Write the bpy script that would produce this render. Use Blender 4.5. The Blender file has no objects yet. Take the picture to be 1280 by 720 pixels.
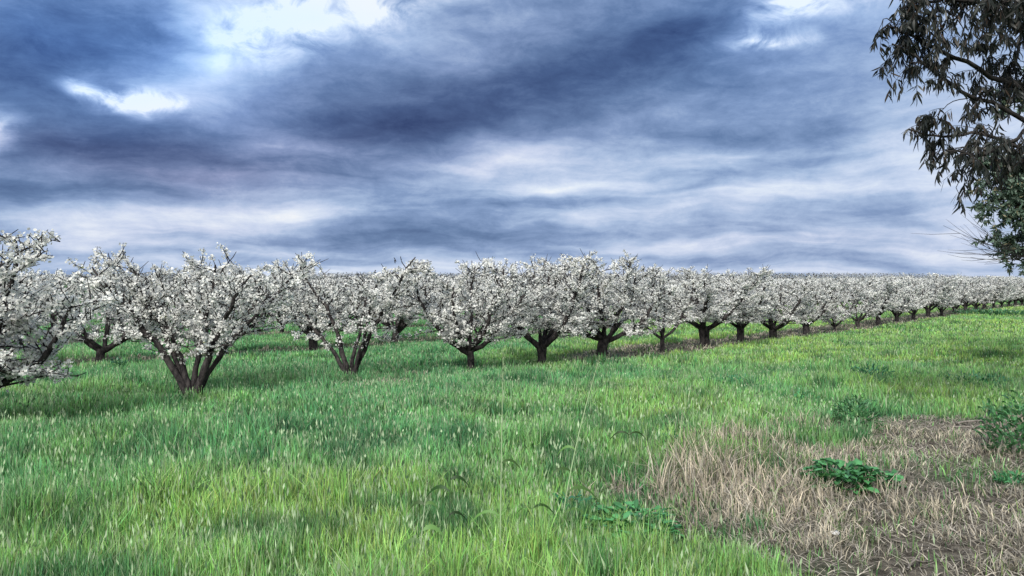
import bpy, math, random
import numpy as np
from mathutils import Vector, Matrix
R = math.radians
sc = bpy.context.scene
C = sc.collection
EYE = 1.75

# ------------------------------------------------------------------ helpers
def vnoise(x, y, seed=0):
    x = np.asarray(x, float); y = np.asarray(y, float)
    xi = np.floor(x).astype(np.int64); yi = np.floor(y).astype(np.int64)
    fx = x-xi; fy = y-yi; fx = fx*fx*(3-2*fx); fy = fy*fy*(3-2*fy)
    def h(a, b):
        n = (a*374761393 + b*668265263 + seed*982451653) & 0x7fffffff
        n = ((n ^ (n >> 13))*1274126177) & 0x7fffffff
        return ((n ^ (n >> 16)) & 0xffff)/65535.0
    return (h(xi, yi)*(1-fx)+h(xi+1, yi)*fx)*(1-fy)+(h(xi, yi+1)*(1-fx)+h(xi+1, yi+1)*fx)*fy
def fbm(x, y, seed=0, o=3):
    s = 0; a = .5; t = 0
    for k in range(o):
        s = s+a*vnoise(x*2**k, y*2**k, seed+k*7); t += a; a *= .5
    return s/t
def sstep(a, b, x):
    t = np.clip((x-a)/(b-a), 0, 1); return t*t*(3-2*t)

def terrain(x, y):
    x = np.asarray(x, float); y = np.asarray(y, float)
    z = .45*sstep(25, 75, .75*x+.66*y) + 3.1*sstep(75, 230, y) + 5*sstep(230, 900, y)
    z = z+.10*(fbm(x/9, y/9, 3, 2)-.5)*sstep(3, 10, y)
    z = z+.05*(fbm(x/1.3, y/1.3, 9, 3)-.5)*(1-sstep(20, 40, y))
    return z

def mesh_np(name, V, faces, cols=None):
    """faces: list of (array Nxk)"""
    me = bpy.data.meshes.new(name)
    V = np.asarray(V, np.float32)
    me.vertices.add(len(V)); me.vertices.foreach_set('co', V.ravel())
    faces = [np.asarray(f, np.int32) for f in faces if len(f)]
    nl = sum(f.size for f in faces); nf = sum(len(f) for f in faces)
    me.loops.add(nl); me.polygons.add(nf)
    me.loops.foreach_set('vertex_index', np.concatenate([f.ravel() for f in faces]))
    tot = np.concatenate([np.full(len(f), f.shape[1]) for f in faces])
    st = np.concatenate([[0], np.cumsum(tot)[:-1]]).astype(np.int32)
    me.polygons.foreach_set('loop_start', st)
    me.polygons.foreach_set('use_smooth', np.ones(nf, bool))
    if cols is not None:
        a = me.color_attributes.new('tint', 'FLOAT_COLOR', 'POINT')
        c = np.ones((len(V), 4), np.float32); c[:, :3] = cols
        a.data.foreach_set('color', c.ravel())
    me.update(calc_edges=True)
    return me
def obj(name, me, mat, parent=None):
    o = bpy.data.objects.new(name, me); C.objects.link(o)
    if mat and not me.materials: me.materials.append(mat)
    if parent: o.parent = parent
    return o
def empty(name, loc, rz=0, s=1):
    o = bpy.data.objects.new(name, None); C.objects.link(o)
    o.location = loc; o.rotation_euler = (0, 0, rz); o.scale = (s, s, s); o.empty_display_size = .2
    return o
def tag(o, label=None, cat=None, group=None, kind=None):
    for k, v in (('label', label), ('category', cat), ('group', group), ('kind', kind)):
        if v: o[k] = v
    return o
def copy_tree(o):
    c = o.copy(); C.objects.link(c)
    for ch in list(o.children):
        d = ch.copy(); C.objects.link(d); d.parent = c
    return c

class Tubes:
    def __init__(s): s.V = []; s.F = []; s.n = 0
    def add(s, P, rad, sides):
        P = np.asarray(P, float); n = len(P)
        T = np.gradient(P, axis=0); T /= np.linalg.norm(T, axis=1)[:, None]+1e-9
        ref = np.array([.31, .95, .05]) if abs(T[0][2]) > .7 else np.array([0, 0, 1.])
        A = np.cross(T, ref); A /= np.linalg.norm(A, axis=1)[:, None]+1e-9
        B = np.cross(T, A)
        a = np.arange(sides)*2*np.pi/sides
        ring = A[:, None, :]*np.cos(a)[None, :, None]+B[:, None, :]*np.sin(a)[None, :, None]
        V = P[:, None, :]+ring*np.asarray(rad)[:, None, None]
        V = V.reshape(-1, 3)
        i = np.arange(n-1)[:, None]*sides; j = np.arange(sides)[None, :]; j2 = (j+1) % sides
        F = np.stack([i+j, i+j2, i+sides+j2, i+sides+j], -1).reshape(-1, 4)+s.n
        s.V.append(V); s.F.append(F); s.n += len(V)
    def mesh(s, name):
        return mesh_np(name, np.concatenate(s.V), [np.concatenate(s.F)])

# ------------------------------------------------------------------ materials
def newmat(name):
    m = bpy.data.materials.new(name); m.use_nodes = True
    nt = m.node_tree; nt.nodes.clear()
    out = nt.nodes.new('ShaderNodeOutputMaterial')
    return m, nt, out
def leafmat(name, trans=.3, rough=.6, mul=1.0, spec=.25, tcol=(1.0, 1.0, .8)):
    m, nt, out = newmat(name); N = nt.nodes.new; L = nt.links.new
    at = N('ShaderNodeVertexColor'); at.layer_name = 'tint'
    p = N('ShaderNodeBsdfPrincipled'); p.inputs['Roughness'].default_value = rough
    p.inputs['Specular IOR Level'].default_value = spec
    no = N('ShaderNodeTexNoise'); no.inputs['Scale'].default_value = 1.3; no.inputs['Detail'].default_value = 3
    tc = N('ShaderNodeTexCoord'); L(tc.outputs['Object'], no.inputs['Vector'])
    mr = N('ShaderNodeMapRange'); mr.inputs[1].default_value = .3; mr.inputs[2].default_value = .7
    mr.inputs[3].default_value = .8*mul; mr.inputs[4].default_value = 1.15*mul
    L(no.outputs['Fac'], mr.inputs[0])
    mx = N('ShaderNodeVectorMath'); mx.operation = 'SCALE'
    L(at.outputs['Color'], mx.inputs[0]); L(mr.outputs[0], mx.inputs['Scale'])
    L(mx.outputs[0], p.inputs['Base Color'])
    tr = N('ShaderNodeBsdfTranslucent'); m2 = N('ShaderNodeVectorMath'); m2.operation = 'MULTIPLY'
    m2.inputs[1].default_value = tcol; L(mx.outputs[0], m2.inputs[0]); L(m2.outputs[0], tr.inputs['Color'])
    ms = N('ShaderNodeMixShader'); ms.inputs[0].default_value = trans
    L(p.outputs[0], ms.inputs[1]); L(tr.outputs[0], ms.inputs[2]); L(ms.outputs[0], out.inputs[0])
    return m
M_grass = leafmat('grass_blades', .35, .5)
M_dry = leafmat('dry_grass', .25, .8)
M_petal = leafmat('petals', .42, .7, spec=.1, tcol=(1, 1, 1))
M_gum = leafmat('gum_leaves', .12, .45, spec=.3)
M_weed = leafmat('weed_leaves', .3, .35, spec=.5)

def barkmat(name, c1, c2, scale=14):
    m, nt, out = newmat(name); N = nt.nodes.new; L = nt.links.new
    tc = N('ShaderNodeTexCoord'); mp = N('ShaderNodeMapping'); mp.inputs['Scale'].default_value = (1, 1, .45)
    L(tc.outputs['Object'], mp.inputs[0])
    n1 = N('ShaderNodeTexNoise'); n1.inputs['Scale'].default_value = scale; n1.inputs['Detail'].default_value = 6
    n1.inputs['Roughness'].default_value = .7
    L(mp.outputs[0], n1.inputs['Vector'])
    cr = N('ShaderNodeValToRGB'); cr.color_ramp.elements[0].position = .38; cr.color_ramp.elements[1].position = .68
    cr.color_ramp.elements[0].color = (*c1, 1); cr.color_ramp.elements[1].color = (*c2, 1)
    L(n1.outputs['Fac'], cr.inputs[0])
    p = N('ShaderNodeBsdfPrincipled'); p.inputs['Roughness'].default_value = .9; p.inputs['Specular IOR Level'].default_value = .15
    L(cr.outputs[0], p.inputs['Base Color'])
    b = N('ShaderNodeBump'); b.inputs['Strength'].default_value = .9; b.inputs['Distance'].default_value = .03
    L(n1.outputs['Fac'], b.inputs['Height']); L(b.outputs[0], p.inputs['Normal'])
    L(p.outputs[0], out.inputs[0]); return m
M_bark = barkmat('cherry_bark', (.008, .007, .009), (.075, .066, .065))
M_gbark = barkmat('gum_bark', (.012, .011, .012), (.05, .045, .043), 6)
M_stick = barkmat('weathered_wood', (.10, .09, .08), (.32, .29, .26), 20)

# ------------------------------------------------------------------ rows
def row1(t, off=0): return (-4.9+t, 12.2+1.15*t+off)
def rowdist(x, y, off=0):            # signed perpendicular distance behind the row line
    return ((y-off-12.2)-1.15*(x+4.9))/math.sqrt(1+1.15**2)
OFFS = [0, 12.1, 23.5, 35, 47, 59, 72]
POLY = np.array([(.60, 7.4), (.45, 6.45), (.85, 5.6), (1.0, 4.73), (1.0, 2.2), (7, 2.2), (10, 8), (10.5, 13), (7.4, 11.7), (6.0, 11.3), (4.65, 10.3), (3.8, 9.9), (2.76, 9.6), (1.78, 8.3)])
def inpoly(x, y):
    ins = np.zeros(x.shape, bool); d = np.full(x.shape, 1e9)
    for (x0, y0), (x1, y1) in zip(POLY, np.roll(POLY, -1, 0)):
        c = ((y0 > y) != (y1 > y)) & (x < (x1-x0)*(y-y0)/((y1-y0) if y1 != y0 else 1e-9)+x0)
        ins ^= c
        t = np.clip(((x-x0)*(x1-x0)+(y-y0)*(y1-y0))/((x1-x0)**2+(y1-y0)**2), 0, 1)
        d = np.minimum(d, np.hypot(x-x0-t*(x1-x0), y-y0-t*(y1-y0)))
    return np.where(ins, d, -d)
def drymask(x, y):
    n = fbm(x*1.1, y*1.1, 21, 4)-.5
    m = sstep(-.6, 1.15, inpoly(x, y)+n*3.0)*(1-.32*sstep(.56, .70, fbm(x*.9+3, y*1.5, 27, 3)))
    # sprayed strips beneath the rows
    s = 0
    for k, o in enumerate(OFFS[:5]):
        d = rowdist(x, y, o)-.5
        on = sstep(-4, 6, x+2+8*(fbm(x/4, y/4, 33, 2)-.5)*2) if k == 0 else .75
        s = np.maximum(s, on*(1-sstep(.75, 1.6, np.abs(d)+(fbm(x*.8, y*.8, 41, 3)-.5)*1.6)))
    return np.maximum(m, s*.9)

# ------------------------------------------------------------------ ground
def ground():
    def axis(lo, hi, n, fine0, fine1, nf):
        return np.unique(np.concatenate([np.linspace(lo, fine0, n), np.linspace(fine0, fine1, nf), np.linspace(fine1, hi, n)]))
    xs = axis(-1500, 1800, 40, -14, 30, 260); ys = axis(-400, 2500, 50, 1, 60, 340)
    X, Y = np.meshgrid(xs, ys); Z = terrain(X, Y)
    V = np.stack([X, Y, Z], -1).reshape(-1, 3)
    d = drymask(X.ravel(), Y.ravel())
    nx = len(xs); i = np.arange(len(ys)-1)[:, None]*nx+np.arange(nx-1)[None, :]
    F = np.stack([i, i+1, i+nx+1, i+nx], -1).reshape(-1, 4)
    cols = np.stack([d, d, d], -1)
    me = mesh_np('ground', V, [F], cols)
    m, nt, out = newmat('meadow_soil'); N = nt.nodes.new; L = nt.links.new
    tc = N('ShaderNodeTexCoord'); at = N('ShaderNodeVertexColor'); at.layer_name = 'tint'
    def noise(s, d=5, r=.6):
        n = N('ShaderNodeTexNoise'); n.inputs['Scale'].default_value = s; n.inputs['Detail'].default_value = d
        n.inputs['Roughness'].default_value = r; L(tc.outputs['Object'], n.inputs['Vector']); return n
    def ramp(src, a, b, ca, cb):
        c = N('ShaderNodeValToRGB'); c.color_ramp.elements[0].position = a; c.color_ramp.elements[1].position = b
        c.color_ramp.elements[0].color = (*ca, 1); c.color_ramp.elements[1].color = (*cb, 1); L(src, c.inputs[0]); return c
    g = ramp(noise(.6).outputs['Fac'], .3, .7, (.045, .11, .045), (.10, .21, .075))
    dr = ramp(noise(9, 8, .7).outputs['Fac'], .35, .68, (.035, .030, .025), (.25, .225, .185))
    mx = N('ShaderNodeMix'); mx.data_type = 'RGBA'; L(at.outputs['Color'], mx.inputs[0])
    L(g.outputs[0], mx.inputs[6]); L(dr.outputs[0], mx.inputs[7])
    p = N('ShaderNodeBsdfPrincipled'); p.inputs['Roughness'].default_value = 1; p.inputs['Specular IOR Level'].default_value = .05
    L(mx.outputs[2], p.inputs['Base Color'])
    b = N('ShaderNodeBump'); b.inputs['Strength'].default_value = 1; b.inputs['Distance'].default_value = .08
    L(noise(14, 8, .7).outputs['Fac'], b.inputs['Height']); L(b.outputs[0], p.inputs['Normal']); L(p.outputs[0], out.inputs[0])
    o = obj('ground', me, m); tag(o, 'gently rising orchard ground under the grass', 'ground', kind='structure')
ground()

# ------------------------------------------------------------------ grass
rng = np.random.default_rng(7)
def blades(x, y, h, w, lean, cb, ct, curl=.5, face=None):
    n = len(x); z = terrain(x, y)-.01
    la = rng.uniform(0, 2*np.pi, n)
    lx = np.cos(la)*lean*h; ly = np.sin(la)*lean*h
    fa = rng.normal(0, .8, n)                       # blades show various widths
    wx = np.cos(fa)*w/2; wy = np.sin(fa)*w/2
    B = np.stack([x, y, z], -1); W = np.stack([wx, wy, wx*0], -1)
    Mi = B+np.stack([lx*.35, ly*.35, h*.55], -1)
    T = B+np.stack([lx, ly, h*np.sqrt(np.clip(1-curl*lean**2, .1, 1))], -1)
    V = np.stack([B-W, B+W, Mi-W*.85, Mi+W*.85, T], 1).reshape(-1, 3)
    i = np.arange(n)*5
    Q = np.stack([i, i+1, i+3, i+2], -1); Tr = np.stack([i+2, i+3, i+4], -1)
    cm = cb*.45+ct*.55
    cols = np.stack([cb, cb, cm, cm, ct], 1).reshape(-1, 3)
    return V, Q, Tr, cols
def heads(x, y, hz, size, wd, col):
    """slim pale seed spikes on top of the stems"""
    n = len(x); z = terrain(x, y)+hz
    la = rng.uniform(0, 2*np.pi, n); l = rng.uniform(0, .35, n)*size
    fa = rng.normal(0, .7, n); W = np.stack([np.cos(fa)*wd/2, np.sin(fa)*wd/2, fa*0], -1)
    B = np.stack([x, y, z], -1); M_ = B+np.stack([l*np.cos(la)*.4, l*np.sin(la)*.4, size*.45], -1)
    T = B+np.stack([l*np.cos(la), l*np.sin(la), size], -1)
    V = np.stack([B, M_-W, M_+W, T], 1).reshape(-1, 3); i = np.arange(n)*4
    return V, np.stack([i, i+2, i+3, i+1], -1), np.repeat(col, 4, 0)

def scatter(y0, y1, dens, kx=.72, pad=1.5):
    """uniform in area over the wedge in front of the camera plus a margin"""
    wmax = 2*(kx*y1+pad); n = int(dens*wmax*(y1-y0))
    y = rng.uniform(y0, y1, n); x = rng.uniform(-wmax/2, wmax/2, n)
    k = np.abs(x) < kx*y+pad
    return x[k], y[k]

def lin(c): 
    c = np.asarray(c, float)/255; return np.where(c < .04045, c/12.92, ((c+.055)/1.055)**2.4)
def greencol(x, y):
    """living colour of the meadow at a place"""
    n1 = fbm(x/2.2, y/2.2, 51, 3)[:, None]; n2 = fbm(x/.5, y/.5, 52, 2)[:, None]
    cool = np.array([.165, .410, .175]); warm = np.array([.355, .575, .155]); dark = np.array([.065, .200, .090])
    wf = np.clip(sstep(-4, 6, x)*.5+.55*(1-sstep(4.5, 8.5, y))+.35*sstep(12, 30, y)*sstep(0, 10, x), 0, 1)[:, None]
    wf = np.clip(wf+(n1-.5)*1.5, 0, 1)
    c = cool*(1-wf)+warm*wf
    dk = sstep(.50, .70, n2)*.75
    return c*(1-dk)+dark*dk
grass_objs = []
def build_grass():
    Vs = []; Qs = []; Ts = []; Cs = []; off = 0
    bands = [(2.6, 6, 3300, .0075, .27), (6, 10, 1800, .011, .25), (10, 17, 850, .016, .21), (17, 30, 300, .026, .17), (30, 55, 85, .050, .15), (55, 95, 20, .10, .14)]
    for (y0, y1, dens, w, H) in bands:
        x, y = scatter(y0, y1, dens)
        d = drymask(x, y); k = rng.uniform(0, 1, len(x)) > sstep(.15, .8, d)*.975
        x, y, d = x[k], y[k], d[k]
        n = len(x)
        hn = fbm(x/1.1, y/1.1, 61, 3); hc = fbm(x/.25, y/.25, 64, 2)
        h = H*.88*(.30+.75*hn+.7*(hc-.3))*rng.uniform(.5, 1.35, n)*(1-.55*d)
        h *= 1+.5*(fbm(x/.7, y/.7, 66, 2) > .70)
        ct = greencol(x, y)*rng.uniform(.5, 1.6, (n, 1))*rng.normal(1, .12, (n, 3)).clip(.6, 1.4)
        pale = rng.uniform(0, 1, n) < .10+.10*(fbm(x/1.7, y/1.7, 63, 2) > .55)
        ct[pale] = np.array([.46, .55, .36])*rng.uniform(.6, 1.3, (pale.sum(), 1))
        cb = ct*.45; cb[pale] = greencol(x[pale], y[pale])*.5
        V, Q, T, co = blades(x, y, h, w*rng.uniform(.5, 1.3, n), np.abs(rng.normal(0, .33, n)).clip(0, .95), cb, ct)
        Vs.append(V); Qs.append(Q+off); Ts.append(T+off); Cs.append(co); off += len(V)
        m = int(n*.045); ii = rng.choice(n, m, replace=False)
        hcol = np.where(rng.uniform(0, 1, (m, 1)) < .65, [[.42, .54, .34]], [[.09, .17, .08]])*rng.uniform(.6, 1.25, (m, 1))
        V, Q, co = heads(x[ii], y[ii], h[ii]*.8+.03, rng.uniform(.03, .085, m)*(1-.3*sstep(8, 14, y[ii])), w*1.5*rng.uniform(.6, 1.4, m)*(1-.45*sstep(8, 15, y[ii])), hcol)
        Vs.append(V); Qs.append(Q+off); Cs.append(co); off += len(V)
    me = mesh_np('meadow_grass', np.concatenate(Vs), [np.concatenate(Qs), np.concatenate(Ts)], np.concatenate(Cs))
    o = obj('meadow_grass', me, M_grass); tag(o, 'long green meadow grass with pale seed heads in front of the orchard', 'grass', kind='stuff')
def tallz(x, y): return sstep(0, 1, 1-np.abs(x-2.0)/1.8)*sstep(5, 6.5, y)*(y < 11)
def build_dry():
    Vs = []; Qs = []; Ts = []; Cs = []; off = 0
    for (y0, y1, dens, w, H) in [(2.6, 6, 1900, .0065, .13), (6, 11, 1200, .009, .14), (11, 20, 450, .016, .12), (20, 40, 110, .035, .12), (40, 90, 22, .08, .12)]:
        x, y = scatter(y0, y1, dens)
        d = drymask(x, y); k = rng.uniform(0, 1, len(x)) < sstep(.15, .75, d)
        bare = 1-np.abs(2*fbm(x*1.3, y*2.4, 71, 4)-1)**.8*1.1; k &= rng.uniform(0, 1, len(x)) > sstep(.58, .80, bare+.10*sstep(6.2, 4.8, y))*.97*(1-.6*tallz(x, y))
        x, y, d = x[k], y[k], d[k]; n = len(x)
        tall = tallz(x, y)
        h = H*(.15+1.5*fbm(x/.35, y/.35, 72, 3)**1.5)*rng.uniform(.4, 1.5, n)*(1+.9*tall)
        base = np.where((rng.uniform(0, 1, n) < .55)[:, None], [[.58, .52, .41]], [[.43, .405, .35]])
        g = (rng.uniform(0, 1, n) < .10+.35*(fbm(x*1.2, y*1.6, 87, 3) > .6)); base = base.copy(); base[g] = [.13, .22, .08]
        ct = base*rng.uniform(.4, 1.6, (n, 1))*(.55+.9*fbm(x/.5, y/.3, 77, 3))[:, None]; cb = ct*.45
        pk = (tall*.35)[:, None]; ct = ct*(1-pk)+pk*ct*np.array([1.08, .97, .92])
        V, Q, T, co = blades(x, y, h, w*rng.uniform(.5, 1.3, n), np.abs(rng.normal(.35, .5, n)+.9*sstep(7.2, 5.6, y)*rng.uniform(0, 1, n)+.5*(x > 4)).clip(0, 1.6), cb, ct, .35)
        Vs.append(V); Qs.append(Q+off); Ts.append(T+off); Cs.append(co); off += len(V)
    x, y = scatter(2.8, 11, 1500); k = (rng.uniform(0, 1, len(x)) < drymask(x, y)*.75*(1-.75*sstep(.45, .6, fbm(x*1.5, y*3, 91, 3)))); x, y = x[k], y[k]; n = len(x)      # flattened thatch lying on the soil
    ct = np.array([.46, .42, .36])*rng.uniform(.3, 1.6, (n, 1)); V, Q, T, co = blades(x, y, rng.uniform(.015, .045, n), .007*rng.uniform(.6, 1.5, n), rng.uniform(2, 4.5, n), ct*.7, ct, .02)
    V[:, 2] += .018; Vs.append(V); Qs.append(Q+off); Ts.append(T+off); Cs.append(co); off += len(V)
    me = mesh_np('dry_grass', np.concatenate(Vs), [np.concatenate(Qs), np.concatenate(Ts)], np.concatenate(Cs))
    o = obj('dry_grass', me, M_dry); tag(o, 'short dead tan grass on the bare patch and under the tree rows', 'dry grass', kind='stuff')
build_grass(); build_dry()

# ------------------------------------------------------------------ cherry trees
class Tree: pass
def bez(p0, p1, p2, n):
    t = np.linspace(0, 1, n)[:, None]
    return (1-t)**2*np.array(p0)+2*t*(1-t)*np.array(p1)+t*t*np.array(p2)
def cherry(seed, leaders, th=.42, tr=.10, dens=1.0, step=.085, nfl=13, fsz=.021, lat=.75, base_split=False, petalcol=(.95, .95, .95), lat0=.2):
    """leaders: (ex, ey, ez, r0) end points in the tree's own frame; returns trunk tubes, limb tubes, blossom centres"""
    rs = np.random.default_rng(seed)
    ztop = max(l_[2] for l_ in leaders)+.02
    t = Tree(); t.trunk = Tubes(); t.limbs = []; pos = []
    # trunk
    top = np.array([rs.normal(0, .03), rs.normal(0, .03), th])
    if not base_split:
        P = bez((0, 0, -.15), (rs.normal(0, .04), 0, th*.5), top, 8)
        rad = tr*np.array([1.45, 1.15, 1.0, .93, .93, .96, 1.02, .8])*rs.normal(1, .05, 8)
        t.trunk.add(P, rad, 10)
        for k in range(3): # flaring burrs at the fork
            a = rs.uniform(0, 6.28); q = top+np.array([math.cos(a), math.sin(a), -.8])*tr*.5
            t.trunk.add([q-[0, 0, .05], q, q+[0, 0, .05]], [tr*.3, tr*.55, tr*.2], 6)
    else:
        t.trunk.add(bez((0, 0, -.15), (0, 0, 0), (0, 0, .10), 4), [tr*1.5, tr*1.4, tr*1.1, tr*.5], 10)
    for (ex, ey, ez, r0) in leaders:
        tb = Tubes()
        s = top-np.array([0, 0, rs.uniform(.06, .16)]) if not base_split else np.array([ex*.05, ey*.05, .02])
        wd = rs.uniform(1.04, 1.24); ex *= wd; ey *= wd
        p1 = s+(np.array([ex*.80, ey*.80, (ez-s[2])*.36]) if not base_split else np.array([ex*.17, ey*.17, (ez-s[2])*.36]))
        n = 15; P = bez(s, p1, (ex, ey, ez), n)
        jit = np.cumsum(rs.normal(0, .032, (n, 3)), 0); jit -= jit[0]; P = P+jit*np.linspace(0, 1, n)[:, None]**.5
        rad = r0*(1-np.linspace(0, 1, n))**.7+.012
        rad *= rs.normal(1, .06, n)
        tb.add(P, rad, 8)
        seg = np.linalg.norm(np.diff(P, axis=0), axis=1); L = seg.sum(); cum = np.concatenate([[0], np.cumsum(seg)])
        out = np.array([ex, ey, 0])/max(.3, math.hypot(ex, ey))
        d = L*lat0; side = 1
        while d < L*.99:
            i = min(n-2, int(np.searchsorted(cum, d))-1); f = (d-cum[i])/seg[i]; p = P[i]*(1-f)+P[i+1]*f
            fr = d/L
            tan = P[i+1]-P[i]; tan /= np.linalg.norm(tan)
            a = rs.uniform(0, 2*np.pi); v = np.array([math.cos(a), math.sin(a), 0]); v += out*.35
            v[2] = rs.uniform(-.15, .9) if fr > .45 else rs.uniform(-.3, .35)
            v += tan*.35; v /= np.linalg.norm(v)
            ll = lat*rs.uniform(.6, 1.25)*(1.12-.38*fr)
            e = p+v*ll; e[2] += rs.uniform(-.30, .05)*ll if fr < .5 else rs.uniform(-.05, .25)*ll
            e[2] = min(max(e[2], .74), ztop+rs.uniform(-.22, .02))
            m = 7; Q = bez(p, p+v*ll*.5+np.array([0, 0, .05*ll]), e, m); Q[1:] += np.cumsum(rs.normal(0, .014, (m-1, 3)), 0)
            rl = max(.012, min(.028, r0*(1-fr)*.5))
            tb.add(Q, np.linspace(rl, .006, m), 5)
            # blossoms on lateral
            k = max(2, int(ll/step)); tt = rs.uniform(.08, .93, k); qi = tt*(m-1); i0 = qi.astype(int).clip(0, m-2)
            pos.append(Q[i0]*(1-(qi-i0))[:, None]+Q[i0+1]*(qi-i0)[:, None])
            # twigs
            for q in range(int(ll/.10*dens)):
                f2 = rs.uniform(.12, 1); qi = f2*(m-1); i1 = min(int(qi), m-2); tp = Q[i1]*(1-(qi-i1))+Q[i1+1]*(qi-i1)
                v2 = rs.normal(0, 1, 3); v2[2] = abs(v2[2])*.8-.15; v2 = v2/np.linalg.norm(v2)+v*.5; v2 /= np.linalg.norm(v2)
                tl = rs.uniform(.10, .34); S = bez(tp, tp+v2*tl*.5, tp+v2*tl+np.array([0, 0, rs.uniform(-.02, .08)]), 3)
                if S[2][2] < .5: continue
                tb.add(S, [.009, .0075, .005], 3)
                k2 = max(1, int(tl/step)); t2 = rs.uniform(.05, .92, k2)[:, None]; pos.append(S[0]*(1-t2)+S[2]*t2)
            d += rs.uniform(.08, .16)
        # dark upright shoots above the blossom
        for q in range(6):
            f = rs.uniform(.70, 1); i = min(n-1, int(f*(n-1))); p = P[i]+rs.normal(0, .16, 3)*[1, 1, .3]
            tl = rs.uniform(.08, .20); e = p+[rs.normal(0, .06), rs.normal(0, .06), tl]
            S = np.array([p, (p+e)/2+rs.normal(0, .012, 3), e]); tb.add(S, [.010, .009, .006], 4)
            for z in range(4): # buds
                c = S[1]+(S[2]-S[1])*rs.uniform(0, 1); dv = rs.normal(0, .022, 3); tb.add([c, c+dv*.6, c+dv*1.4], [.004, .010, .003], 4)
        k = int(L*.6/step*1.4); tt = rs.uniform(.35, .98, k); qi = tt*(n-1); i0 = qi.astype(int).clip(0, n-2)
        pos.append(P[i0]*(1-(qi-i0))[:, None]+P[i0+1]*(qi-i0)[:, None]+rs.normal(0, .02, (k, 3)))
        t.limbs.append(tb)
    Cc = np.concatenate(pos); keep = rs.uniform(0, 1, len(Cc)) < .92*np.clip(dens, .5, 1)
    # open gaps in the bloom: thin it where a 3D noise is low
    nz = vnoise(Cc[:, 0]*4+Cc[:, 2]*1.7, Cc[:, 1]*4-Cc[:, 2]*3.1, seed)
    keep &= rs.uniform(0, 1, len(Cc)) < .16+1.1*nz
    Cc = Cc[keep]
    # flowers
    F = np.repeat(Cc, nfl, 0); n = len(F); F = F+rs.normal(0, .030, (n, 3))
    nr = rs.normal(0, 1, (n, 3)); nr[:, 2] += .35; nr /= np.linalg.norm(nr, axis=1)[:, None]
    a = np.cross(nr, rs.normal(0, 1, (n, 3))); a /= np.linalg.norm(a, axis=1)[:, None]; b = np.cross(nr, a)
    sz = fsz*rs.uniform(.7, 1.25, n)
    ring = []
    for k in range(5):
        an = k*2*np.pi/5; rr = sz*rs.uniform(.8, 1.15, n)
        ring.append(F+a*(np.cos(an)*rr)[:, None]+b*(np.sin(an)*rr)[:, None]+nr*(sz*rs.uniform(.15, .6, n))[:, None])
    V = np.stack([F]+ring, 1).reshape(-1, 3); i = np.arange(n)*6
    Fc = np.concatenate([np.stack([i, i+1+k, i+1+(k+1) % 5], -1) for k in range(5)])
    tint = np.array(petalcol)*rs.uniform(.80, 1.04, (n, 1)); cc = np.stack([tint*[.80, .80, .72]]+[tint]*5, 1).reshape(-1, 3)
    t.crown = mesh_np('crown', V, [Fc], cc.clip(0, .95))
    # young leaves: small bronze green, few
    sel = rs.choice(len(Cc), int(len(Cc)*.9), replace=True); G = Cc[sel]+rs.normal(0, .03, (len(sel), 3)); m = len(G)
    dv = rs.normal(0, 1, (m, 3)); dv[:, 2] += .6; dv /= np.linalg.norm(dv, axis=1)[:, None]; sd = np.cross(dv, rs.normal(0, 1, (m, 3))); sd /= np.linalg.norm(sd, axis=1)[:, None]
    ln = rs.uniform(.02, .042, m)[:, None]*(fsz/.019)**.6
    V = np.stack([G, G+dv*ln*.5-sd*ln*.24, G+dv*ln, G+dv*ln*.5+sd*ln*.24], 1).reshape(-1, 3); i = np.arange(m)*4
    cc = np.where(rs.uniform(0, 1, (m, 1)) < .65, [[.15, .17, .06]], [[.06, .045, .035]])*rs.uniform(.6, 1.5, (m, 1))
    t.leaves = mesh_np('young_leaves', V, [np.stack([i, i+1, i+2, i+3], -1)], np.repeat(cc, 4, 0))
    return t
def merge(tbs, name):
    T = Tubes()
    for t in tbs:
        for v, f in zip(t.V, t.F):
            pass
    V = []; F = []; off = 0
    for t in tbs:
        v = np.concatenate(t.V); V.append(v); F.append(np.concatenate(t.F)+off); off += len(v)
    return mesh_np(name, np.concatenate(V), [np.concatenate(F)])
def rl(seed, n, spread=1.15, h=(2.05, 2.5), r=.05, squash=.85):
    rs = np.random.default_rng(seed+900); out = []; a0 = rs.uniform(0, 6.28)
    for k in range(n):
        a = a0+k*2*np.pi/n+rs.normal(0, .25); q = spread*rs.uniform(.55, 1.1)
        out.append((math.cos(a)*q, math.sin(a)*q*squash, rs.uniform(*h), r*rs.uniform(.75, 1.2)))
    out.append((rs.normal(0, .2), rs.normal(0, .2), h[1], r*.7)); return out

def place_full(t, x, y, label, s=1, rz=0, group='cherry trees of the front row', zs=.9):
    e = empty('cherry_tree', (x, y, float(terrain(x, y))), rz, s); e.scale = (s, s, s*zs)
    tag(e, label, 'cherry tree', group)
    obj('trunk', t.trunk.mesh('trunk'), M_bark, e)
    for lb in t.limbs: obj('limb', lb.mesh('limb'), M_bark, e)
    obj('crown', t.crown, M_petal, e); obj('young_leaves', t.leaves, M_weed, e)
    return e

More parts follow.
